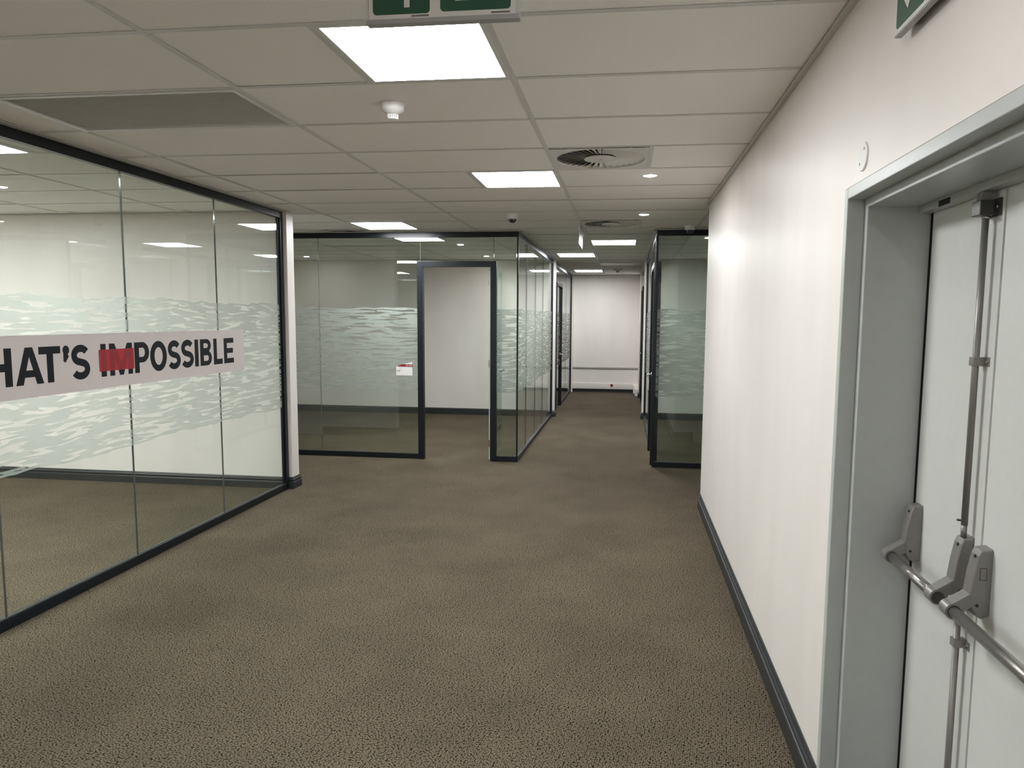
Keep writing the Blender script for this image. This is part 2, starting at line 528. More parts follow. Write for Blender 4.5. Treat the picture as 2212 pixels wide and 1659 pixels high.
def grid(x_lines, y_lines, x_lo, x_hi, y_lo, y_hi, fixtures):
    """fixtures: set of (x0,y0) lower corners of 600 mm units (in grid coordinates); each one splits its tile bay."""
    xs = [x_lo] + [x for x in sorted(x_lines) if x_lo + 0.02 < x < x_hi - 0.02] + [x_hi]
    ys = [y_lo] + [y for y in sorted(y_lines) if y_lo + 0.02 < y < y_hi - 0.02] + [y_hi]
    for x in xs[1:-1]:
        box('main_runner', x - TW, x + TW, y_lo, y_hi, CEIL - 0.001, CEIL + 0.002, 'tee', ceiling)
    for x0, x1 in zip(xs, xs[1:]):
        for y in ys[1:-1]:
            box('cross_tee', x0 + (TW if x0 != x_lo else 0), x1 - (TW if x1 != x_hi else 0), y - TW, y + TW, CEIL, CEIL + 0.002, 'tee', ceiling)
        for y0, y1 in zip(ys, ys[1:]):
            full = [f for f in fixtures if f[2] == 'full' and abs(f[0] - x0) < 0.05 and abs(f[1] - y0) < 0.05]
            half = [f for f in fixtures if f[2] == 'half' and x0 - 0.05 < f[0] < x1 - 0.5 and abs(f[1] - y0) < 0.05]
            if full: continue
            if half:
                f = half[0]
                mid = f[0] + 0.5988 if abs(f[0] - x0) < 0.05 else f[0]
                box('cross_tee', mid - TW, mid + TW, y0 + TW, y1 - TW, CEIL, CEIL + 0.002, 'tee', ceiling)
                if abs(f[0] - x0) < 0.05: tile(mid, x1, y0, y1)
                else: tile(x0, mid, y0, y1)
                continue
            tile(x0, x1, y0, y1)

def gy(k): return GY0 + PY * k
def gx(i): return M1 + PX * i
HALF = PX / 2
lights_main = [(gx(-1) + HALF, gy(0)), (gx(-1) + HALF, gy(4)), (gx(-2), gy(8)), (gx(-2), gy(10)), (gx(0), gy(11)), (gx(-1) + HALF, gy(14)), (gx(-1) + HALF, gy(20)),
               (gx(-1) + HALF, gy(-8)), (gx(-2), gy(-10))]
unlit = [(gx(0), gy(17))]
swirls = [(gx(0), gy(3)), (gx(0), gy(8)), (gx(-2) - HALF, gy(9))]
fx = [(x, y, 'half') for x, y in lights_main + unlit + swirls] + [(gx(-2), gy(1), 'full')]
XLN = [gx(i) for i in range(-7, 5)]
YLN = [gy(k) for k in range(-14, 26)]
grid(XLN, YLN, XL + 0.045, XR, Y_BACK, W_END, fx)
grid(XLN, YLN, X_FAR_L, X_FAR_R, W_END, Y_FAR, fx)
lights_room = [(-4.16, 3.414), (-4.16 - PX * 1.5, 3.414), (-4.16 - PX, 0.414), (-4.16, 1.614), (-4.16 - PX * 1.5, 2.214), (-4.16 - PX * 2, 4.614)]  # only the first panel is in view; the rest are added to brighten this room
grid([-4.16 - PX * i for i in range(-1, 4)], [4.014 + PY * k for k in range(-14, 5)], X_FAR_L, XL + 0.045, Y_BACK, W_END,
     [(x, y, 'half') for x, y in lights_room])

# wall angle trim along the long wall
trim = box('trim_1', XR - 0.022, XR, DY0 - 3, W_END, CEIL - 0.010, CEIL - 0.001, 'tee_lip')
tag(trim, 'pale metal edge angle between ceiling tiles and the long white wall', 'trim', kind='structure')
trim = box('trim_2', -7.55, -3.2, Y_LWALL - 0.02, Y_LWALL, CEIL - 0.010, CEIL - 0.001, 'tee_lip')
tag(trim, 'pale metal edge angle above the wall behind the slogan banner', 'trim', kind='structure')
trim = box('trim_3', XC0 - 0.02, XC1 + 0.02, Y_FAR - 0.16, Y_FAR, CEIL - 0.05, CEIL - 0.001, 'tee_lip')
tag(trim, 'pale pelmet strip across the head of the corridor end wall', 'trim', kind='structure')

# ------------------------------------------------------------------ ceiling fixtures
def led_panel(x, y, label, lit=True, group='square LED panels in the ceiling'):
    s = 0.5988
    t = thing('ceiling_light', (x + s / 2, y + s / 2, CEIL), label, 'light', group)
    a, b = 0.012, 0.028
    z0, z1 = CEIL - 0.002, CEIL + 0.004
    joined('light_frame', [(x + a, x + s - a, y + a, y + b, z0, z1), (x + a, x + s - a, y + s - b, y + s - a, z0, z1),
                           (x + a, x + b, y + b, y + s - b, z0, z1), (x + s - b, x + s - a, y + b, y + s - b, z0, z1)], 'lum', t)
    box('light_diffuser', x + b, x + s - b, y + b, y + s - b, CEIL + 0.001, CEIL + 0.006, 'panel' if lit else 'off_panel', t)
    box('light_housing', x + a, x + s - a, y + a, y + s - a, CEIL + 0.007, CEIL + 0.05, 'slab', t)
    return t

LBL = ['bright LED panel just past the hanging exit sign', 'bright LED panel beside the nearer round swirl vent', 'bright LED panel over the lobby before the room sign',
       'bright LED panel inside the room with the open doorway', 'bright LED panel beyond the farther swirl vent and the corridor exit sign', 'bright LED panel over the corridor beside the wave film glass',
       'bright LED panel nearest the corridor end wall', 'bright LED panel over the near part of the hall',
       'bright LED panel by the return air grille side of the hall']
for (x, y), l in zip(lights_main, LBL): led_panel(x, y, l)
for (x, y) in unlit: led_panel(x, y, 'unlit square panel in the corridor ceiling', False)
LBR = ['bright LED panel behind the slogan glass near its head rail', 'added unseen LED panel farther inside the room behind the slogan glass', 'added unseen LED panel in the near half of the room behind the slogan glass', 'added unseen LED panel along the slogan glass in the middle of that room', 'added unseen LED panel in the middle of the room behind the slogan glass', 'unseen LED panel close to the back wall of the room behind the slogan glass']
for (x, y), l in zip(lights_room, LBR): led_panel(x, y, l)

def swirl(x, y, label):
    s = 0.5988
    c = Vector((x + s / 2, y + s / 2, CEIL))
    t = thing('swirl_diffuser', c, label, 'air vent', 'square swirl vents in the ceiling')
    r, hub = 0.268, 0.098
    a = s / 2 - 0.013
    seg = 64
    vs, fs = [], []
    for i in range(seg):
        an = 2 * math.pi * i / seg
        cx, sy = math.cos(an), math.sin(an)
        k = a / max(abs(cx), abs(sy))
        vs += [c + Vector((r * cx, r * sy, -0.003)), c + Vector((k * cx, k * sy, -0.003)), c + Vector((r * cx, r * sy, 0.02))]
    for i in range(seg):
        j = (i + 1) % seg
        fs += [(3 * i, 3 * i + 1, 3 * j + 1, 3 * j), (3 * i, 3 * j, 3 * j + 2, 3 * i + 2)]
    mesh_obj('face_plate', vs, fs, 'vane', t)
    lathe('plenum_box', [(r + 0.002, 0.0), (r + 0.002, 0.09)], c + Vector((0, 0, 0.021)), 'plenum', t, 32)
    h = lathe('hub', [(hub, -0.003), (hub, 0.002), (hub - 0.004, 0.004)], c, 'vane', t, 40)
    lathe('screw', [(0.007, -0.006), (0.007, -0.002)], c, 'grey_plastic', h, 12)
    n = 36
    me = None
    for i in range(n):
        an = 2 * math.pi * i / n
        w0, w1 = 0.009, 0.0215
        tilt = math.radians(-38)
        if me is None:
            v = []
            for rr, w in ((hub - 0.004, w0), (r + 0.001, w1)):
                for sgn in (-1, 1):
                    v.append(Vector((rr, sgn * w * math.cos(tilt), 0.010 + sgn * w * math.sin(tilt) * 0.5)))
            v += [p + Vector((0, 0, 0.0012)) for p in v]
            me = bpy.data.meshes.new('vane')
            me.from_pydata(v, [], [(0, 1, 3, 2), (4, 6, 7, 5), (0, 4, 5, 1), (2, 3, 7, 6), (0, 2, 6, 4), (1, 5, 7, 3)])
            me.materials.append(MAT['vane'])
        o = _link('vane', me, c, t)
        o.rotation_euler = (0, 0, an)
    return t
swirl(*swirls[0], 'white swirl vent in the ceiling beside the nearer downlight')
swirl(*swirls[1], 'white swirl vent in the ceiling beside the corridor exit sign')
swirl(*swirls[2], 'white swirl vent half hidden above the white wall end')

# return air grille
gxx, gyy = gx(-2), gy(1)
t = thing('return_air_grille', (gxx + PX / 2, gyy + PY / 2, CEIL), 'long grey slatted return air grille in the ceiling', 'air vent')
a, b = 0.013, 0.036
joined('grille_frame', [(gxx + a, gxx + PX - a, gyy + a, gyy + b, CEIL - 0.004, CEIL + 0.006), (gxx + a, gxx + PX - a, gyy + PY - b, gyy + PY - a, CEIL - 0.004, CEIL + 0.006),
                        (gxx + a, gxx + b, gyy + b, gyy + PY - b, CEIL - 0.004, CEIL + 0.006), (gxx + PX - b, gxx + PX - a, gyy + b, gyy + PY - b, CEIL - 0.004, CEIL + 0.006)], 'lum', t)
vs, fs = [], []
yy = gyy + b + 0.004
while yy < gyy + PY - b - 0.008:
    n = len(vs)
    vs += [(gxx + b, yy, CEIL + 0.001), (gxx + PX - b, yy, CEIL + 0.001), (gxx + PX - b, yy + 0.0098, CEIL + 0.004), (gxx + b, yy + 0.0098, CEIL + 0.004)]
    vs += [(v[0], v[1], v[2] + 0.0015) for v in vs[n:n + 4]]
    fs += [tuple(i + n for i in f) for f in BOXF]
    yy += 0.0115
tag(mesh_obj('grille_slats', vs, fs, 'slat', t), kind='stuff')
box('grille_plenum', gxx + a, gxx + PX - a, gyy + a, gyy + PY - a, CEIL + 0.007, CEIL + 0.04, 'vane', t)

# smoke detector
c = Vector((-1.073, 3.25, CEIL + 0.0025))
t = thing('smoke_detector', c, 'white round smoke detector on a ceiling tile before the first LED panel', 'smoke detector')
lathe('detector_base', [(0.052, 0), (0.052, -0.012), (0.049, -0.018)], c, 'plastic', t)
lathe('detector_body', [(0.050, -0.0185), (0.051, -0.030), (0.046, -0.038), (0.030, -0.048), (0.026, -0.050)], c, 'plastic', t)
lathe('detector_core', [(0.019, -0.050), (0.019, -0.068)], c, 'grey_plastic', t)
cage = lathe('detector_cap', [(0.023, -0.068), (0.024, -0.072), (0.021, -0.074)], c, 'plastic', t)
for i in range(16):
    an = 2 * math.pi * i / 16
    p = c + Vector((0.0225 * math.cos(an), 0.0225 * math.sin(an), 0))
    box('detector_rib', p.x - 0.0018, p.x + 0.0018, p.y - 0.0018, p.y + 0.0018, c.z - 0.068, c.z - 0.050, 'plastic', t)

def dome_camera(x, y, label, z=CEIL + 0.0025):
    c = Vector((x, y, z))
    t = thing('dome_camera', c, label, 'security camera', 'dome security cameras')
    lathe('camera_base', [(0.055, 0), (0.055, -0.032), (0.051, -0.040), (0.044, -0.042)], c, 'plastic', t)
    prof = [(0.040 * math.cos(a_), -0.042 - 0.040 * math.sin(a_)) for a_ in [i * math.pi / 2 / 8 for i in range(9)]]
    lathe('camera_dome', prof, c, 'dome', t)
    lathe('camera_ring', [(0.043, -0.041), (0.0435, -0.047), (0.041, -0.048)], c, 'plastic', t)
dome_camera(-1.075, 6.72, 'white dome camera on the lobby ceiling before the glazed doorway')
dome_camera(0.64, 7.67, 'white dome camera beside the head rail of the narrow glass front')

def downlight(x, y, label):
    c = Vector((x, y, CEIL + 0.003))
    t = thing('downlight', c, label, 'light', 'small round recessed downlights')
    lathe('downlight_rim', [(0.040, 0.0), (0.048, -0.003), (0.050, 0.0)], c, 'lum', t, 28)
    lathe('downlight_lens', [(0.034, -0.005), (0.039, -0.003)], c, 'spot', t, 24)
for x, y, l in ((0.141, 5.01, 'small round downlight beside the nearer swirl vent'), (0.145, 6.83, 'small round downlight beside the farther swirl vent'),
                (-2.205, 9.42, 'small round downlight just inside the room with the open doorway'), (-2.205, 11.2, 'small round downlight near the back wall beyond the open doorway'),
                (-5.16, 11.15, 'small round downlight in the far corner behind the room sign glass'), (0.141, 1.3, 'small round downlight over the fire door'),
                (-4.77, 5.02, 'small round downlight behind the slogan glass'), (0.95, 8.8, 'small round downlight inside the narrow glass front')):
    downlight(x, y, l)

# corridor occupancy sensor
c = Vector((-0.186, 14.2, CEIL + 0.0025))
t = thing('ceiling_sensor', c, 'small grey square sensor on the corridor ceiling beyond the unlit panel', 'sensor')
box('sensor_plate', c.x - 0.075, c.x + 0.075, c.y - 0.075, c.y + 0.075, CEIL - 0.03, CEIL + 0.0025, 'plastic', t, 0.004)
lathe('sensor_eye', [(0.035, -0.032), (0.03, -0.055), (0.01, -0.065)], c, 'grey_plastic', t, 20)

# ------------------------------------------------------------------ glass partitions
FR = 0.045       # depth of the frame section
HEAD0, HEAD1 = 2.547, 2.607
BOT = 0.060

def run_box(axis, const, side):
    """returns f(name,a0,a1,d0,d1,z0,z1,...) placing boxes on a run; a = along, d = depth behind the face."""
    def f(name, a0, a1, d0, d1, z0, z1, mat, parent, bevel=0.0):
        e0, e1 = sorted((const + side * d0, const + side * d1))
        if axis == 'y':
            return box(name, e0, e1, a0, a1, z0, z1, mat, parent, bevel)
        return box(name, a0, a1, e0, e1, z0, z1, mat, parent, bevel)
    return f

def film_quad(axis, const, a0, a1, parent):
    z0, z1 = 0.74, 1.82
    if axis == 'y': vs = [(const, a0, z0), (const, a1, z0), (const, a1, z1), (const, a0, z1)]
    else: vs = [(a0, const, z0), (a1, const, z0), (a1, const, z1), (a0, const, z1)]
    return mesh_obj('wave_film', vs, [(0, 1, 2, 3)], 'film', parent)

def glazing(t, axis, const, side, panes, film=True, head=True, rails=None, joints=(), trim_out=0.045, ends=None):
    """panes: list of (a0,a1,z0,z1)."""
    f = run_box(axis, const, side)
    lo = min(p[0] for p in panes); hi = max(p[1] for p in panes)
    if ends: lo, hi = ends
    if head:
        f('head_rail', lo, hi, 0, FR, HEAD0, HEAD1, 'black', t, 0.002)
        f('ceiling_trim', lo, hi, -trim_out, FR, HEAD1, CEIL - 0.0015, 'tee_lip', t)
    for a0, a1 in (rails or []):
        f('floor_rail', a0, a1, 0, FR, 0.0, BOT, 'black', t, 0.002)
        f('rail_bead', a0, a1, 0.008, 0.011, BOT, BOT + 0.006, 'joint', t)
    for a0, a1, z0, z1 in panes:
        f('glass_pane', a0 + 0.002, a1 - 0.002, FR / 2 - 0.005, FR / 2 + 0.005, z0, z1, 'glass', t)
        if film and z0 < 0.5:
            film_quad(axis, const + side * (FR / 2 - 0.0060), a0 + 0.003, a1 - 0.003, t)
    for a, z0, z1 in joints:
        f('pane_joint', a - 0.002, a + 0.002, FR / 2 - 0.0055, FR / 2 + 0.0055, z0, z1, 'joint', t)
    return f

def door_frame(f, t, a0, a1, top, w=0.066, proud=0.012):
    f('door_jamb', a0, a0 + w, -proud, FR + proud, 0, top, 'black', t, 0.002)
    f('door_jamb', a1 - w, a1, -proud, FR + proud, 0, top, 'black', t, 0.002)
    f('door_head', a0 + w, a1 - w, -proud, FR + proud, top - w, top, 'black', t, 0.002)

def lever(name, base, axis_out, along, parent):
    """door lever: rose plates, spindle and a straight grip on both faces."""
    b = Vector(base); o = Vector(axis_out); a = Vector(along)
    for s in (-1, 1):
        p = b + o * s * 0.012
        tube('handle_spindle', [p, p + o * s * 0.045], 0.009, 'chrome', parent, 10)
        tube('handle_grip', [p + o * s * 0.045, p + o * s * 0.047 + a * 0.02, p + o * s * 0.047 + a * 0.115], 0.008, 'chrome', parent, 10)
        tube('handle_rose', [p - o * s * 0.002, p + o * s * 0.008], 0.024, 'chrome', parent, 18)

GT, GB = HEAD0, BOT
# --- left partition with the slogan
t = thing('glass_partition', (XL - FR / 2, 4.5, 0), 'long glass partition with wave film carrying the slogan banner', 'glass partition')
yj = [-0.915, 0.125, 1.165, 2.205, 3.229, 4.249, 5.288, 6.30]
f = glazing(t, 'y', XL, -1, [(a, b, GB, GT) for a, b in zip(yj, yj[1:])], rails=[(-0.93, 6.318)], joints=[(y, GB, GT) for y in yj[1:-1]], ends=(-0.93, 6.372))
f('end_post', 6.318, 6.372, 0, FR, 0, HEAD0, 'black', t, 0.003)
f('post_bead', 6.296, 6.318, 0.012, FR - 0.012, BOT, HEAD0, 'black', t, 0.002)
f('end_post', -0.985, -0.93, 0, FR, 0, HEAD1, 'black', t, 0.003)
wall('wall_left_near', [(XL - 0.09, XL + 0.02, Y_BACK, -0.985, 0, CEIL)], 'white wall at the near end of the slogan glass')

# --- second room front with the open doorway, and its corridor side
t = thing('glass_partition', (-2.6, YP + FR / 2, 0), 'glass room front with wave film around an open black framed doorway', 'glass partition')
DL, DR, DT = -2.373, -1.456, 2.283
f = glazing(t, 'x', YP, 1, [(-4.75, -3.56, GB, GT), (-3.56, DL + 0.033, GB, GT), (DL + 0.033, DR - 0.033, DT, GT), (DR - 0.033, XC0 - 0.012, GB, GT)],
            rails=[(-5.9, DL), (DR, XC0)], joints=[(-3.56, GB, GT), (DL + 0.033, DT, GT), (DR - 0.033, DT, GT)], ends=(-5.9, XC0))
f('glass_pane', -5.9, -4.752, FR / 2 - 0.005, FR / 2 + 0.005, GB, GT, 'glass', t)
door_frame(f, t, DL, DR, DT)
f('corner_post', XC0 - 0.018, XC0, 0, 0.018, BOT, HEAD0, 'black', t, 0.001)
wall('wall_second_room', [(-6.0, -5.9, Y_LWALL + 0.135, Y_CROSS, 0, CEIL)], 'white side wall of the room with the open doorway')

t2 = thing('glass_partition', (XC0 - FR / 2, 10, 0), 'glass corridor side of the room with the open doorway', 'glass partition')
y2 = [YP + 0.02, 8.80, 9.69, 10.585, 11.48]
f2 = glazing(t2, 'y', XC0, -1, [(a, b, GB, GT) for a, b in zip(y2, y2[1:])] + [(11.48, 11.815, GB, GT)], rails=[(YP + FR, 11.815)],
             joints=[(y, GB, GT) for y in y2[1:]], ends=(YP + FR, 11.855), trim_out=0.04)
f2('end_post', 11.815, 11.855, 0, FR, 0, HEAD0, 'black', t2, 0.002)

# open glass door leaf of the doorway (hinged on the right jamb, swung into the room)
dx = DR - 0.066 - 0.022
t = thing('glass_door', (dx, YP + 0.5, 0), 'frameless glass door standing open inside the black doorway', 'door')
box('door_glass', dx - 0.005, dx + 0.005, YP + 0.055, YP + 0.055 + 0.79, 0.012, 2.205, 'glass_door', t)
box('glass_edge', dx - 0.0052, dx + 0.0052, YP + 0.0535, YP + 0.0545, 0.012, 2.205, 'edge', t)
for z in (0.16, 1.08, 2.02):
    joined('patch_hinge', [(dx - 0.012, dx + 0.024, YP + 0.050, YP + 0.11, z, z + 0.085)], 'chrome', t)
film_quad('y', dx + 0.0060, YP + 0.058, YP + 0.84, t)
lever('lever', (dx, YP + 0.78, 1.0), (1, 0, 0), (0, -1, 0), t)

# --- far left corridor front (beyond the cross wall), with its door
t = thing('glass_partition', (XC0 - FR / 2, 14, 0), 'far glass corridor front with a closed glazed door beyond the white wall end', 'glass partition')
YL0, YL1 = 12.03, 15.95
f = glazing(t, 'y', XC0, -1, [(12.07, 12.45, GB, GT), (12.48, 13.42, DT, GT), (13.46, 14.7, GB, GT), (14.7, YL1, GB, GT)], rails=[(12.03, 12.42), (13.46, YL1)],
            joints=[(14.7, GB, GT)], ends=(YL0, YL1 + 0.05), trim_out=0.04)
door_frame(f, t, 12.42, 13.48, DT, 0.06)
f('end_post', YL0, 12.07, 0, FR, 0, HEAD0, 'black', t, 0.002)
f('end_post', YL1, YL1 + 0.05, 0, FR, 0, HEAD0, 'black', t, 0.002)
f('end_panel', YL1 + 0.05, Y_FAR, -0.03, FR, 0, CEIL - 0.002, 'wall', t)
d = thing('glass_door', (XC0 - FR / 2, 12.95, 0), 'closed glazed door with a chrome lever in the far corridor front', 'door')
box('door_glass', XC0 - 0.028, XC0 - 0.018, 12.49, 13.41, 0.012, 2.21, 'glass_door', d)
film_quad('y', XC0 - 0.017, 12.495, 13.405, d)
lever('lever', (XC0 - 0.023, 13.33, 0.98), (1, 0, 0), (0, -1, 0), d)

# --- right room: narrow front and corridor side with door
YR = 7.95
t = thing('glass_partition', (1.2, YR + FR / 2, 0), 'narrow glass front with wave film past the end of the long white wall', 'glass partition')
f = glazing(t, 'x', YR, 1, [(XC1 + 0.02, 1.35, GB, GT), (1.35, 2.3, GB, GT), (2.3, X_FAR_R - 0.05, GB, GT)], rails=[(XC1, X_FAR_R)],
            joints=[(1.35, GB, GT), (2.3, GB, GT)], ends=(XC1, X_FAR_R), trim_out=0.03)
f('corner_post', XC1 - 0.008, XC1 + 0.020, -0.002, 0.028, BOT, HEAD0, 'black', t, 0.001)

t = thing('glass_partition', (XC1 + FR / 2, 10, 0), 'corridor side glass opposite the open doorway with a closed door', 'glass partition')
RD0, RD1 = 8.07, 9.02
f = glazing(t, 'y', XC1, 1, [(RD0 + 0.03, RD1 - 0.03, DT, GT), (RD1, 9.95, GB, GT), (9.95, 10.9, GB, GT), (10.9, 11.82, GB, GT)], rails=[(RD1, 11.82)],
            joints=[(9.95, GB, GT), (10.9, GB, GT)], ends=(YR + FR, 11.856), trim_out=0.04)
door_frame(f, t, RD0, RD1, DT, 0.06, 0.016)
f('end_post', 11.82, 11.856, 0, FR, 0, HEAD0, 'black', t, 0.002)
d = thing('glass_door', (XC1 + FR / 2, 8.5, 0), 'closed glazed door with a chrome lever at the corner of the narrow glass front', 'door')
box('door_glass', XC1 + 0.018, XC1 + 0.028, RD0 + 0.07, RD1 - 0.07, 0.012, 2.21, 'glass_door', d)
film_quad('y', XC1 + 0.017, RD0 + 0.072, RD1 - 0.072, d)
lever('lever', (XC1 + 0.023, RD1 - 0.13, 0.97), (1, 0, 0), (0, -1, 0), d)

t = thing('glass_partition', (XC1 + FR / 2, 14, 0), 'far corridor glass front next to the cable trunking corner', 'glass partition')
f = glazing(t, 'y', XC1, 1, [(12.05, 13.0, GB, GT), (13.0, 14.0, GB, GT), (14.05, 14.98, DT, GT)], rails=[(12.03, 14.05)], joints=[(13.0, GB, GT)], ends=(12.02, 15.06), trim_out=0.04)
f('end_post', 12.02, 12.05, 0, FR, 0, HEAD0, 'black', t, 0.002)
door_frame(f, t, 14.0, 15.04, DT, 0.06)
d = thing('glass_door', (XC1 + FR / 2, 14.5, 0), 'closed glazed door with a chrome lever next to the cable trunking corner', 'door')
box('door_glass', XC1 + 0.018, XC1 + 0.028, 14.07, 14.97, 0.012, 2.21, 'glass_door', d)
lever('lever', (XC1 + 0.023, 14.16, 0.98), (1, 0, 0), (0, 1, 0), d)
wall('wall_far_stub', [(XC1 - 0.025, XC1 + 0.14, 15.06, Y_FAR, 0, CEIL)], 'white pier where the corridor glass meets the end wall')
skirting('baseboard_far_stub', [(XC1 - 0.025, Y_FAR - 0.02), (XC1 - 0.025, 15.06), (XC1 + 0.12, 15.06)], 0.10, 'charcoal skirting around the white pier by the trunking')

# ------------------------------------------------------------------ end wall details
o = prism('dado_rail', [(Y_FAR, 0.525), (Y_FAR - 0.018, 0.53), (Y_FAR - 0.022, 0.545), (Y_FAR - 0.018, 0.56), (Y_FAR, 0.565)], 'x', XC0 + 0.03, XC1 - 0.03, 'rail')
tag(o, 'thin grey dado rail along the corridor end wall', 'dado rail')
t = thing('cable_trunking', (-0.45, Y_FAR - 0.03, 0.06), 'white cable trunking low on the corridor end wall with corner box', 'cable trunking')
box('trunking_run', XC0 + 0.03, XC1 - 0.13, Y_FAR - 0.05, Y_FAR, 0.076, 0.205, 'trunk', t, 0.003)
box('trunking_lid', XC0 + 0.03, XC1 - 0.13, Y_FAR - 0.056, Y_FAR - 0.05, 0.10, 0.18, 'trunk', t)
box('corner_box', XC1 - 0.13, XC1 - 0.026, Y_FAR - 0.55, Y_FAR, 0.04, 0.20, 'trunk', t, 0.004)
box('trunking_drop', XC1 - 0.10, XC1 - 0.026, Y_FAR - 0.70, Y_FAR - 0.55, 0.0, 0.16, 'trunk', t, 0.003)
t = thing('wall_socket', (-0.275, Y_FAR - 0.056, 0.14), 'small red power socket on the white trunking', 'socket')
box('socket_plate', -0.33, -0.225, Y_FAR - 0.060, Y_FAR - 0.0555, 0.128, 0.196, 'trunk', t)
box('socket_face', -0.322, -0.262, Y_FAR - 0.064, Y_FAR - 0.060, 0.134, 0.190, 'socket_red', t)
box('socket_switch', -0.258, -0.236, Y_FAR - 0.066, Y_FAR - 0.060, 0.145, 0.175, 'trunk', t)
o = box('cable_clip', -0.415, -0.375, Y_FAR - 0.08, Y_FAR - 0.056, 0.082, 0.118, 'trunk', None, 0.004)
tag(o, 'small white box below the red socket on the trunking', 'junction box')

# ------------------------------------------------------------------ double fire door
REB = 0.048        # depth of the first reveal
STEP = 0.027
XD = 0.907         # face of the door leaves
FO, FI = 2.382, 2.352
t = thing('door_frame', (XR, 1.7, 0), 'grey painted steel frame around the double fire door', 'door frame')
zi = 2.018
def frame_u(name, x0, x1, yo, yi, zo, zin, mirror):
    # one jamb, head and opposite jamb in a single section
    yo2, yi2 = 2 * 1.7125 - yo, 2 * 1.7125 - yi
    box('frame_jamb', x0, x1, yi, yo, 0, zo, 'frame', t, 0.0025)
    box('frame_jamb', x0, x1, yo2, yi2, 0, zo, 'frame', t, 0.0025)
    box('frame_head', x0, x1, yi2, yi, zin, zo, 'frame', t, 0.0025)
frame_u('flange', XR - 0.004, XR + REB, FO, FI, 2.053, zi, True)
frame_u('reveal', XR + REB, XD + 0.05, FI + 0.02, FI - STEP, zi + 0.02, zi - STEP, True)
JY = FI - STEP                      # 2.325, hinge side of the far leaf
SEAM = 1.889
J2 = 2 * 1.7125 - JY
box('head_stop', XD - 0.036, XD - 0.002, J2, JY, 1.969, zi - STEP, 'frame', t, 0.001)
box('strike_slot', XD - 0.0375, XD - 0.0355, 2.115, 2.185, 1.968, 1.984, 'gap', t)
box('frame_gap', XD + 0.004, XD + 0.048, JY - 0.014, JY, 0, 1.985, 'gap', t)
box('frame_gap', XD - 0.001, XD + 0.004, JY - 0.002, JY, 0, 1.968, 'gap', t)
box('threshold', XR + 0.0, XD + 0.05, J2, JY, 0.0, 0.006, 'hw_dark', t)

def housing(yc, w, parent):
    z0 = 0.912
    pts = [(XD, 0.918), (XD, 1.088), (XD - 0.026, 1.084), (XD - 0.032, 1.070), (XD - 0.041, 1.020), (XD - 0.046, 0.975), (XD - 0.044, 0.940), (XD - 0.032, 0.918), (XD - 0.018, 0.910)]
    o = prism('bolt_housing', pts, 'y', yc - w / 2, yc + w / 2, 'hw', parent)
    bm = bmesh.new(); bm.from_mesh(o.data)
    ed = [e for e in bm.edges if abs(e.verts[0].co.y - e.verts[1].co.y) < 1e-6 and (e.verts[0].co.x + e.verts[1].co.x) / 2 + o.location.x + (parent.location.x if parent else 0) < XD - 0.004]
    bmesh.ops.bevel(bm, geom=ed, offset=0.005, segments=3, affect='EDGES', profile=0.6)
    bm.to_mesh(o.data); bm.free()
    tube('screw', [(XD - 0.0318, yc - 0.004, 1.066), (XD - 0.0355, yc - 0.004, 1.066)], 0.0042, 'screw', o, 10)
    tube('screw', [(XD - 0.030, yc - w / 2 + 0.0005, 0.945), (XD - 0.030, yc - w / 2 - 0.0012, 0.945)], 0.0042, 'screw', o, 10)
    return o

BX, BZ = 0.826, 0.925
def arm(yc, w, parent, cap):
    pts = [(XD - 0.045, 0.972)]
    for i in range(13):
        a_ = math.radians(100 + i * 15)
        pts.append((BX + 0.0205 * math.cos(a_), BZ + 0.0205 * math.sin(a_)))
    pts += [(BX + 0.021, BZ - 0.010), (BX + 0.026, BZ + 0.006), (XD - 0.038, 0.940)]
    o = prism('bar_arm', pts, 'y', yc - w / 2, yc + w / 2, 'hw', parent)
    bm = bmesh.new(); bm.from_mesh(o.data)
    ed = [e for e in bm.edges if abs(e.verts[0].co.y - e.verts[1].co.y) < 1e-6]
    bmesh.ops.bevel(bm, geom=ed, offset=0.002, segments=2, affect='EDGES')
    bm.to_mesh(o.data); bm.free()
    if cap:
        tube('arm_cap', [(BX, yc - w / 2 - 0.0015, BZ), (BX, yc - w / 2 + 0.002, BZ)], 0.0165, 'hw_dark', o, 24)
    else:
        tube('arm_collar', [(BX, yc - w / 2 - 0.0012, BZ), (BX, yc - w / 2 + 0.002, BZ)], 0.0162, 'screw', o, 24)
    return o

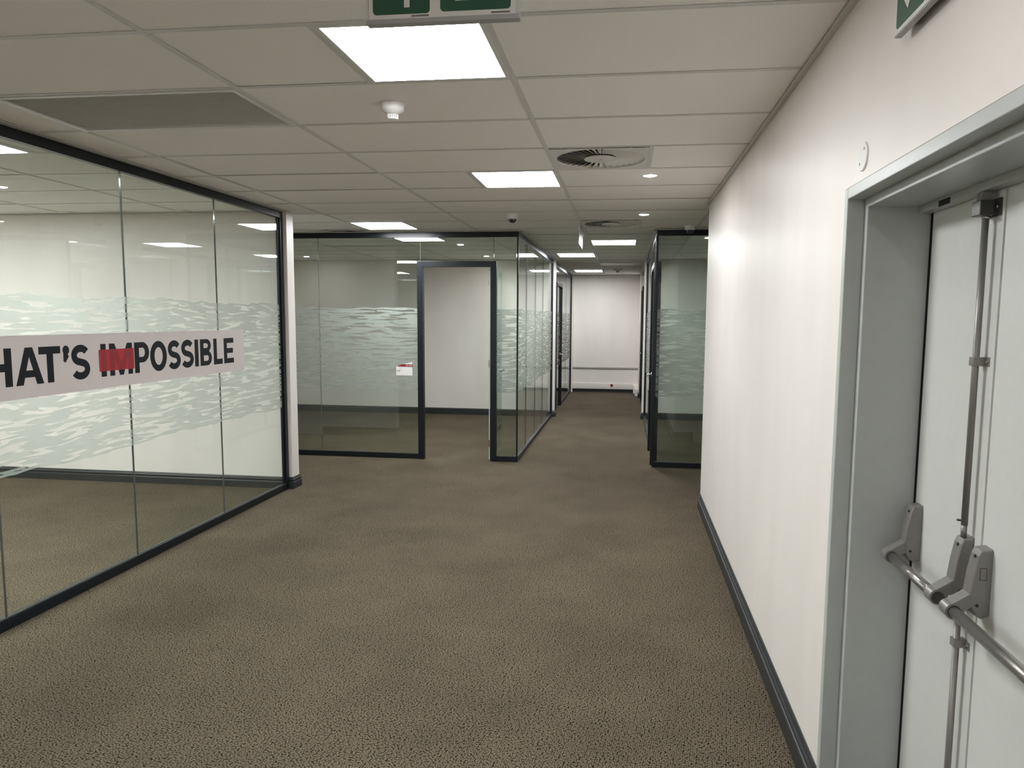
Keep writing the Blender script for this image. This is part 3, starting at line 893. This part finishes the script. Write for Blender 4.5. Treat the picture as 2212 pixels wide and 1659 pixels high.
def leaf(name, y0, y1, label):
    t = thing(name, ((XD + 0.02), (y0 + y1) / 2, 0), label, 'door', kind='structure')
    box('door_leaf', XD, XD + 0.044, y0, y1, 0.010, 1.972, 'door', t, 0.0015)
    return t
d1 = leaf('door_1', SEAM + 0.0015, JY - 0.0145, 'narrow grey fire door leaf with short push bar and vertical bolt rod')
d2 = leaf('door_2', J2 + 0.006, SEAM - 0.0015, 'wide grey fire door leaf with long push bar')
H1, H2, H3 = 2.273, 1.947, 1.853
housing(H1, 0.044, d1); arm(H1, 0.042, d1, False)
housing(H2, 0.044, d1); arm(H2, 0.042, d1, True)
tube('push_bar', [(BX, H1 - 0.021, BZ), (BX, H2 + 0.021, BZ)], 0.0145, 'tube', d1, 24)
h3 = housing(H3, 0.044, d2); arm(H3, 0.042, d2, False)
joined('latch_window', [(XD - 0.028, XD - 0.012, H3 - 0.0228, H3 - 0.0219, 1.010, 1.011), (XD - 0.028, XD - 0.012, H3 - 0.0228, H3 - 0.0219, 1.040, 1.041),
                        (XD - 0.028, XD - 0.027, H3 - 0.0228, H3 - 0.0219, 1.010, 1.041), (XD - 0.013, XD - 0.012, H3 - 0.0228, H3 - 0.0219, 1.010, 1.041)], 'screw', d2)
H4 = J2 + 0.055
housing(H4, 0.044, d2); arm(H4, 0.042, d2, True)
tube('push_bar', [(BX, H3 - 0.021, BZ), (BX, H4 + 0.021, BZ)], 0.0145, 'tube', d2, 24)
box('meeting_strip', XD - 0.0025, XD, SEAM + 0.002, SEAM + 0.034, 0.012, 1.968, 'door', d1)
# vertical bolt rod with clips and top latch
RX, RY = XD - 0.021, 1.943
tube('bolt_rod', [(RX, RY, 1.118), (RX, RY, 1.905)], 0.0082, 'hw', d1, 18)
tube('rod_collar', [(RX, RY, 1.086), (RX, RY, 1.118)], 0.0072, 'hw', d1, 18)
tube('rod_screw', [(RX - 0.005, RY + 0.006, 1.128), (RX - 0.013, RY + 0.013, 1.128)], 0.003, 'hw_dark', d1, 8)
tube('bolt_rod', [(RX, RY, 0.012), (RX, RY, 0.914)], 0.0082, 'hw', d1, 18)
for z in (1.545, 0.80):
    cl = box('rod_clip', RX - 0.011, XD, RY - 0.012, RY + 0.012, z - 0.011, z + 0.011, 'hw', d1, 0.001)
    box('clip_tab', XD - 0.003, XD, RY - 0.034, RY - 0.012, z - 0.012, z + 0.012, 'hw', cl)
    tube('screw', [(XD - 0.003, RY - 0.023, z), (XD - 0.007, RY - 0.023, z)], 0.004, 'chrome', cl, 10)
la = box('top_latch', XD - 0.046, XD - 0.004, RY - 0.022, RY + 0.022, 1.908, 1.945, 'hw_dark', d1, 0.002)
box('latch_plate', XD - 0.008, XD, RY - 0.040, RY + 0.040, 1.906, 1.948, 'hw_dark', la)
prism('latch_bolt', [(XD - 0.040, 1.945), (XD - 0.036, 1.966), (XD - 0.014, 1.967), (XD - 0.010, 1.945)], 'y', RY - 0.014, RY + 0.014, 'hw', la)
tube('latch_nut', [(RX, RY, 1.902), (RX, RY, 1.909)], 0.0095, 'chrome', la, 6)
tube('latch_screw', [(XD - 0.008, RY - 0.031, 1.927), (XD - 0.012, RY - 0.031, 1.927)], 0.004, 'chrome', la, 10)

# blank cover plate above the frame corner
c = Vector((XR, 2.23, 2.120))
t = thing('cover_plate', c, 'round white blanking plate on the wall above the fire door corner', 'cover plate')
lathe('plate_disc', [(0.0415, 0.0), (0.0415, -0.003), (0.039, -0.005)], c, 'plate', t, 40, axis='x')
for dy, dz in ((-0.016, 0.020), (0.018, -0.018)):
    tube('screw', [c + Vector((-0.005, dy, dz)), c + Vector((-0.0062, dy, dz))], 0.0042, 'grey_plastic', t, 12)

# ------------------------------------------------------------------ exit signs
def rrect(y0, y1, z0, z1, r, n=6):
    pts = []
    for cx, cz, a0 in ((y1 - r, z1 - r, 0), (y0 + r, z1 - r, 90), (y0 + r, z0 + r, 180), (y1 - r, z0 + r, 270)):
        for i in range(n + 1):
            a_ = math.radians(a0 + 90 * i / n)
            pts.append((cx + r * math.cos(a_), cz + r * math.sin(a_)))
    return pts

# hanging sign over the hall (pictures of running figure and arrow, only the lower edge shows)
SY = 1.90
t = thing('exit_sign', (-0.49, SY, CEIL), 'green and white exit sign hanging from the ceiling before the first LED panel', 'exit sign')
box('sign_board', -0.690, -0.295, SY, SY + 0.012, 2.424, CEIL - 0.012, 'sign_white', t)
box('sign_rail', -0.697, -0.288, SY - 0.003, SY + 0.022, 2.413, 2.4255, 'sign_rim', t, 0.001)
box('sign_edge', -0.697, -0.690, SY - 0.003, SY + 0.022, 2.4255, CEIL - 0.012, 'clear_edge', t)
box('sign_edge', -0.295, -0.288, SY - 0.003, SY + 0.022, 2.4255, CEIL - 0.012, 'clear_edge', t)
box('hanger_plate', -0.69, -0.295, SY - 0.01, SY + 0.03, CEIL - 0.012, CEIL - 0.0015, 'sign_rim', t)
prism('picture_field', rrect(-0.679, -0.525, 2.437, 2.588, 0.010), 'y', SY - 0.001, SY + 0.001, 'sign_green', t)
prism('picture_field', rrect(-0.497, -0.311, 2.439, 2.588, 0.010), 'y', SY - 0.001, SY + 0.001, 'sign_green', t)
for pts in ([(-0.594, 2.453), (-0.579, 2.453), (-0.579, 2.575), (-0.594, 2.575)], [(-0.655, 2.478), (-0.615, 2.478), (-0.607, 2.487), (-0.655, 2.487)],
            [(-0.640, 2.487), (-0.630, 2.487), (-0.607, 2.540), (-0.620, 2.545)]):
    prism('running_figure', pts, 'y', SY - 0.0018, SY - 0.001, 'sign_white', t)
prism('arrow', [(-0.457, 2.464), (-0.402, 2.464), (-0.355, 2.514), (-0.402, 2.564), (-0.457, 2.564), (-0.425, 2.528), (-0.475, 2.528), (-0.475, 2.500), (-0.425, 2.500)], 'y', SY - 0.0018, SY - 0.001, 'sign_white', t)
for x0, x1 in ((-0.575, -0.528), (-0.362, -0.313)):
    box('small_print', x0, x1, SY - 0.0012, SY, 2.4295, 2.4335, 'print_grey', t)

# sign over the fire door
SX = 0.640
t = thing('exit_sign', (SX + 0.01, 1.74, 2.335), 'green exit sign with white arrow fixed over the fire door', 'exit sign')
Y0, Y1, Z0, Z1 = 1.545, 1.925, 2.336, 2.53
box('sign_board', SX, SX + 0.016, Y0, Y1, Z0, Z1, 'sign_rim', t, 0.001)
box('sign_face', SX - 0.001, SX, Y0 + 0.003, Y1 - 0.003, Z0 + 0.003, Z1 - 0.003, 'sign_white', t)
box('sign_bracket', SX + 0.016, XR, Y0 + 0.03, Y1 - 0.03, Z0 + 0.02, Z1 - 0.02, 'hw_dark', t)
prism('picture_field', rrect(1.745, 1.912, Z0 + 0.014, Z1 - 0.012, 0.010), 'x', SX - 0.002, SX - 0.001, 'sign_green', t)
prism('picture_field', rrect(1.555, 1.722, Z0 + 0.014, Z1 - 0.012, 0.010), 'x', SX - 0.002, SX - 0.001, 'sign_green', t)
prism('arrow', [(1.842, 2.374), (1.885, 2.424), (1.858, 2.416), (1.858, 2.500), (1.826, 2.500), (1.826, 2.416), (1.799, 2.424)], 'x', SX - 0.0028, SX - 0.002, 'sign_cream', t)
prism('running_figure', [(1.60, 2.38), (1.625, 2.38), (1.66, 2.44), (1.65, 2.49), (1.63, 2.49), (1.625, 2.445)], 'x', SX - 0.0028, SX - 0.002, 'sign_cream', t)

# corridor sign hung along the runner
t = thing('exit_sign', (-0.507, 7.85, CEIL), 'thin white edge lit exit sign hanging in the corridor mouth', 'exit sign')
box('sign_board', -0.510, -0.504, 7.56, 8.16, 2.425, 2.565, 'off_panel', t)
box('sign_rail', -0.516, -0.498, 7.55, 8.17, 2.565, CEIL - 0.0015, 'plastic', t)
box('sign_edge', -0.5105, -0.5035, 7.552, 7.56, 2.425, 2.565, 'clear_edge', t)

# ------------------------------------------------------------------ slogan banner on the left glass
t = thing('slogan_banner', (XL - 0.014, 4.4, 1.19), 'pale vinyl banner on the glass with the word possible and im struck out in red', 'banner')
BXF = XL - FR / 2 + 0.0072      # hall face of the glass
box('banner_sheet', BXF, BXF + 0.0008, 2.62, 5.652, 1.195, 1.533, 'banner', t)
ZB, ZT = 1.266, 1.468
CH = ZT - ZB
SW = 0.046

def outline(name, polys, mat='ink', lift=0.0012, th=0.0006):
    """flat letters: list of (outer, holes) polygons in (y,z)."""
    bm = bmesh.new()
    for outer, holes in polys:
        loops = []
        for lp in [outer] + holes:
            vsx = [bm.verts.new((BXF + lift, p[0], p[1])) for p in lp]
            loops.append([bm.edges.new((vsx[i], vsx[(i + 1) % len(vsx)])) for i in range(len(vsx))])
        bmesh.ops.triangle_fill(bm, edges=[e for l in loops for e in l], use_beauty=True)
    ctr = Vector((BXF, sum(v.co.y for v in bm.verts) / len(bm.verts), ZB))
    bmesh.ops.translate(bm, verts=bm.verts, vec=-ctr)
    me = bpy.data.meshes.new(name); bm.to_mesh(me); bm.free()
    me.materials.append(MAT[mat])
    return _link(name, me, ctr, t)

def rect(y0, y1, z0, z1): return [(y0, z0), (y1, z0), (y1, z1), (y0, z1)]
def ell(cy, cz, ry, rz, a0=0, a1=360, n=28):
    k = n if (a1 - a0) >= 360 else n + 1
    return [(cy + ry * math.cos(math.radians(a0 + (a1 - a0) * i / n)), cz + rz * math.sin(math.radians(a0 + (a1 - a0) * i / n))) for i in range(k)]

def stroke(path, w):
    L, R = [], []
    for i, p in enumerate(path):
        a_ = Vector(path[max(i - 1, 0)]); b_ = Vector(path[min(i + 1, len(path) - 1)])
        d_ = (b_ - a_).normalized(); n_ = Vector((-d_.y, d_.x))
        L.append(tuple(Vector(p) + n_ * w / 2)); R.append(tuple(Vector(p) - n_ * w / 2))
    return L + R[::-1]

def l_H(y0, y1): outline('letter_h', [([(y0, ZB), (y0 + SW, ZB), (y0 + SW, ZB + .08), (y1 - SW, ZB + .08), (y1 - SW, ZB), (y1, ZB), (y1, ZT), (y1 - SW, ZT), (y1 - SW, ZB + .122), (y0 + SW, ZB + .122), (y0 + SW, ZT), (y0, ZT)], [])])
def l_A(y0, y1):
    c_ = (y0 + y1) / 2; k = 0.025
    outline('letter_a', [([(y0, ZB), (y0 + .048, ZB), (y0 + .060, ZB + .040), (y1 - .060, ZB + .040), (y1 - .048, ZB), (y1, ZB), (c_ + k, ZT), (c_ - k, ZT)], [[(c_ - .022, ZB + .078), (c_ + .022, ZB + .078), (c_, ZB + .150)]])])
def l_T(y0, y1):
    c_ = (y0 + y1) / 2
    outline('letter_t', [([(c_ - SW / 2, ZB), (c_ + SW / 2, ZB), (c_ + SW / 2, ZT - .042), (y1, ZT - .042), (y1, ZT), (y0, ZT), (y0, ZT - .042), (c_ - SW / 2, ZT - .042)], [])])
def l_I(y0, y1): outline('letter_i', [(rect(y0, y1, ZB, ZT), [])])
def l_L(y0, y1): outline('letter_l', [([(y0, ZB), (y1, ZB), (y1, ZB + .042), (y0 + SW, ZB + .042), (y0 + SW, ZT), (y0, ZT)], [])])
def l_E(y0, y1):
    m_ = (ZB + ZT) / 2
    outline('letter_e', [([(y0, ZB), (y1, ZB), (y1, ZB + .040), (y0 + SW, ZB + .040), (y0 + SW, m_ - .020), (y1 - .010, m_ - .020), (y1 - .010, m_ + .020), (y0 + SW, m_ + .020), (y0 + SW, ZT - .040), (y1, ZT - .040), (y1, ZT), (y0, ZT)], [])])
def l_M(y0, y1):
    c_ = (y0 + y1) / 2; s_ = .044
    outline('letter_m', [([(y0, ZB), (y0 + s_, ZB), (y0 + s_, ZB + .115), (c_ - .018, ZB), (c_ + .018, ZB), (y1 - s_, ZB + .115), (y1 - s_, ZB), (y1, ZB), (y1, ZT), (y1 - s_ - .004, ZT), (c_, ZB + .075), (y0 + s_ + .004, ZT), (y0, ZT)], [])])
def l_P(y0, y1):
    rz = .0675; cz = ZT - rz; cy = y1 - .065
    out_ = [(y0, ZB), (y0 + SW, ZB), (y0 + SW, cz - rz)] + [(cy, cz - rz)] + ell(cy, cz, y1 - cy, rz, -85, 85, 16) + [(cy, ZT), (y0, ZT)]
    hole = [(y0 + SW, cz - .030), (cy, cz - .030)] + ell(cy, cz, .022, .030, -80, 80, 10) + [(cy, cz + .030), (y0 + SW, cz + .030)]
    outline('letter_p', [(out_, [hole])])
def l_B(y0, y1):
    r1, r2 = .050, .0565
    c1, c2 = ZT - r1, ZB + r2
    cy = y1 - .062
    out_ = [(y0, ZB)] + [(cy, ZB)] + ell(cy, c2, y1 - cy, r2, -85, 62, 14) + ell(cy - .008, c1, y1 - cy - .002, r1, -50, 85, 12) + [(cy - .01, ZT), (y0, ZT)]
    h1 = [(y0 + SW, c1 - .018)] + ell(cy - .008, c1, .020, .018, -88, 88, 8) + [(y0 + SW, c1 + .018)]
    h2 = [(y0 + SW, c2 - .021)] + ell(cy, c2, .020, .021, -88, 88, 8) + [(y0 + SW, c2 + .021)]
    outline('letter_b', [(out_, [h1, h2])])
def l_O(y0, y1):
    c_, m_ = (y0 + y1) / 2, (ZB + ZT) / 2
    outline('letter_o', [(ell(c_, m_, (y1 - y0) / 2, CH / 2 + .003, n=40), [ell(c_, m_, (y1 - y0) / 2 - .046, CH / 2 - .040, n=32)])])
def l_S(y0, y1):
    c_ = (y0 + y1) / 2; w_ = .043
    rx = (y1 - y0) / 2 - w_ / 2
    rz = (CH + .004 - w_) / 4
    zt, zb = ZT + .002 - w_ / 2 - rz, ZB - .002 + w_ / 2 + rz
    top = ell(c_ + .002, zt, rx * .95, rz, 28, 235, 18)
    bot = ell(c_ - .002, zb, rx, rz, 55, -152, 18)
    outline('letter_s', [(stroke(top + bot, w_), [])])
l_H(3.190, 3.353); l_A(3.372, 3.556); l_T(3.528, 3.681)
outline('apostrophe', [(ell(3.722, ZT - .026, .025, .027, -60, 215, 16) + [(3.700, ZT - .088), (3.716, ZT - .098)] + [(3.742, ZT - .062)], [])])
l_S(3.755, 3.905); l_I(3.994, 4.040); l_M(4.068, 4.277); l_P(4.297, 4.443); l_O(4.452, 4.630); l_S(4.638, 4.787); l_S(4.790, 4.945); l_I(4.957, 5.004); l_B(5.026, 5.178); l_L(5.203, 5.326); l_E(5.347, 5.491)
mesh_obj('red_strike', [(BXF + .0022, 3.978, 1.299), (BXF + .0022, 4.291, 1.299), (BXF + .0022, 4.291, 1.433), (BXF + .0022, 3.978, 1.433)], [(0, 1, 2, 3)], 'red', t)
# letters showing darker through the red vinyl
for nm, y0, y1 in (('letter_under_red', 3.994, 4.040),):
    outline(nm, [(rect(y0, y1, 1.300, 1.432), [])], 'red_over', 0.0026)
s_ = .044
y0, y1, c_ = 4.068, 4.277, (4.068 + 4.277) / 2
outline('letter_under_red', [([(y0, 1.300), (y0 + s_, 1.300), (y0 + s_, ZB + .115), (c_ - .026, 1.300), (c_ + .026, 1.300), (y1 - s_, ZB + .115), (y1 - s_, 1.300), (y1, 1.300), (y1, 1.432), (y1 - s_ - .022, 1.432), (c_, ZB + .075), (y0 + s_ + .022, 1.432), (y0, 1.432)], [])], 'red_over', 0.0026)

# ------------------------------------------------------------------ room sign on the second glass front
SYF = YP + FR / 2 - 0.0065
t = thing('room_sign', (-2.54, SYF, 0.97), 'small white and red room number sign on the glass beside the doorway', 'sign')
x0, x1, z0, z1 = -2.638, -2.444, 0.975, 1.078
box('sign_card', x0, x1, SYF - 0.004, SYF, z0, z1, 'paper', t, 0.0006)
prism('sign_top', [(x0 + 0.090, z1 + 0.029), (x1, z1 + 0.027), (x1, z1 + 0.054)], 'y', SYF - 0.004, SYF, 'paper', t)
prism('number_strip', [(x0 + 0.014, z1), (x1 + 0.003, z1 - 0.004), (x1 + 0.003, z1 + 0.027), (x0 + 0.088, z1 + 0.029), (x0 + 0.055, z1 + 0.021), (x0 + 0.030, z1 + 0.010)], 'y', SYF - 0.0046, SYF, 'sign_red', t)

def text_mesh(name, body, size, centre, mat, parent):
    cu = bpy.data.curves.new(name, 'FONT')
    cu.body = body; cu.size = size; cu.align_x = 'CENTER'; cu.align_y = 'CENTER'
    tmp = bpy.data.objects.new('tmp_text', cu)
    col.objects.link(tmp)
    bpy.context.view_layer.update()
    dg = bpy.context.evaluated_depsgraph_get()
    me = bpy.data.meshes.new_from_object(tmp.evaluated_get(dg))
    bpy.data.objects.remove(tmp)
    me.name = name
    me.materials.clear(); me.materials.append(MAT[mat])
    o = _link(name, me, centre, parent)
    o.rotation_euler = (math.pi / 2, 0, 0)
    return o
text_mesh('room_number', '06-010', 0.026, (x1 - 0.040, SYF - 0.0050, z1 + 0.012), 'paper', t)
path = [(x0 + .072 + .0 , z0 + .089)]
lp = ell(x0 + .060, z0 + .038, .024, .027, -145, 70, 22)
tail = [(x0 + .062, z0 + .072), (x0 + .064, z0 + .082), (x0 + .076, z0 + .090)]
top_ = [(x0 + .076, z0 + .090), (x0 + .062, z0 + .088), (x0 + .050, z0 + .081), (x0 + .042, z0 + .071), (x0 + .037, z0 + .059)]
for pth in (lp + tail, top_):
    tube('speech_mark_outline', [(p[0], SYF - 0.0042, p[1]) for p in pth], 0.0009, 'logo', t, 6)
for zz, w_ in ((z0 + .056, .042), (z0 + .044, .040)):
    box('small_print', x0 + .012, x0 + .012 + w_, SYF - 0.0044, SYF - 0.004, zz, zz + .005, 'print_grey', t)
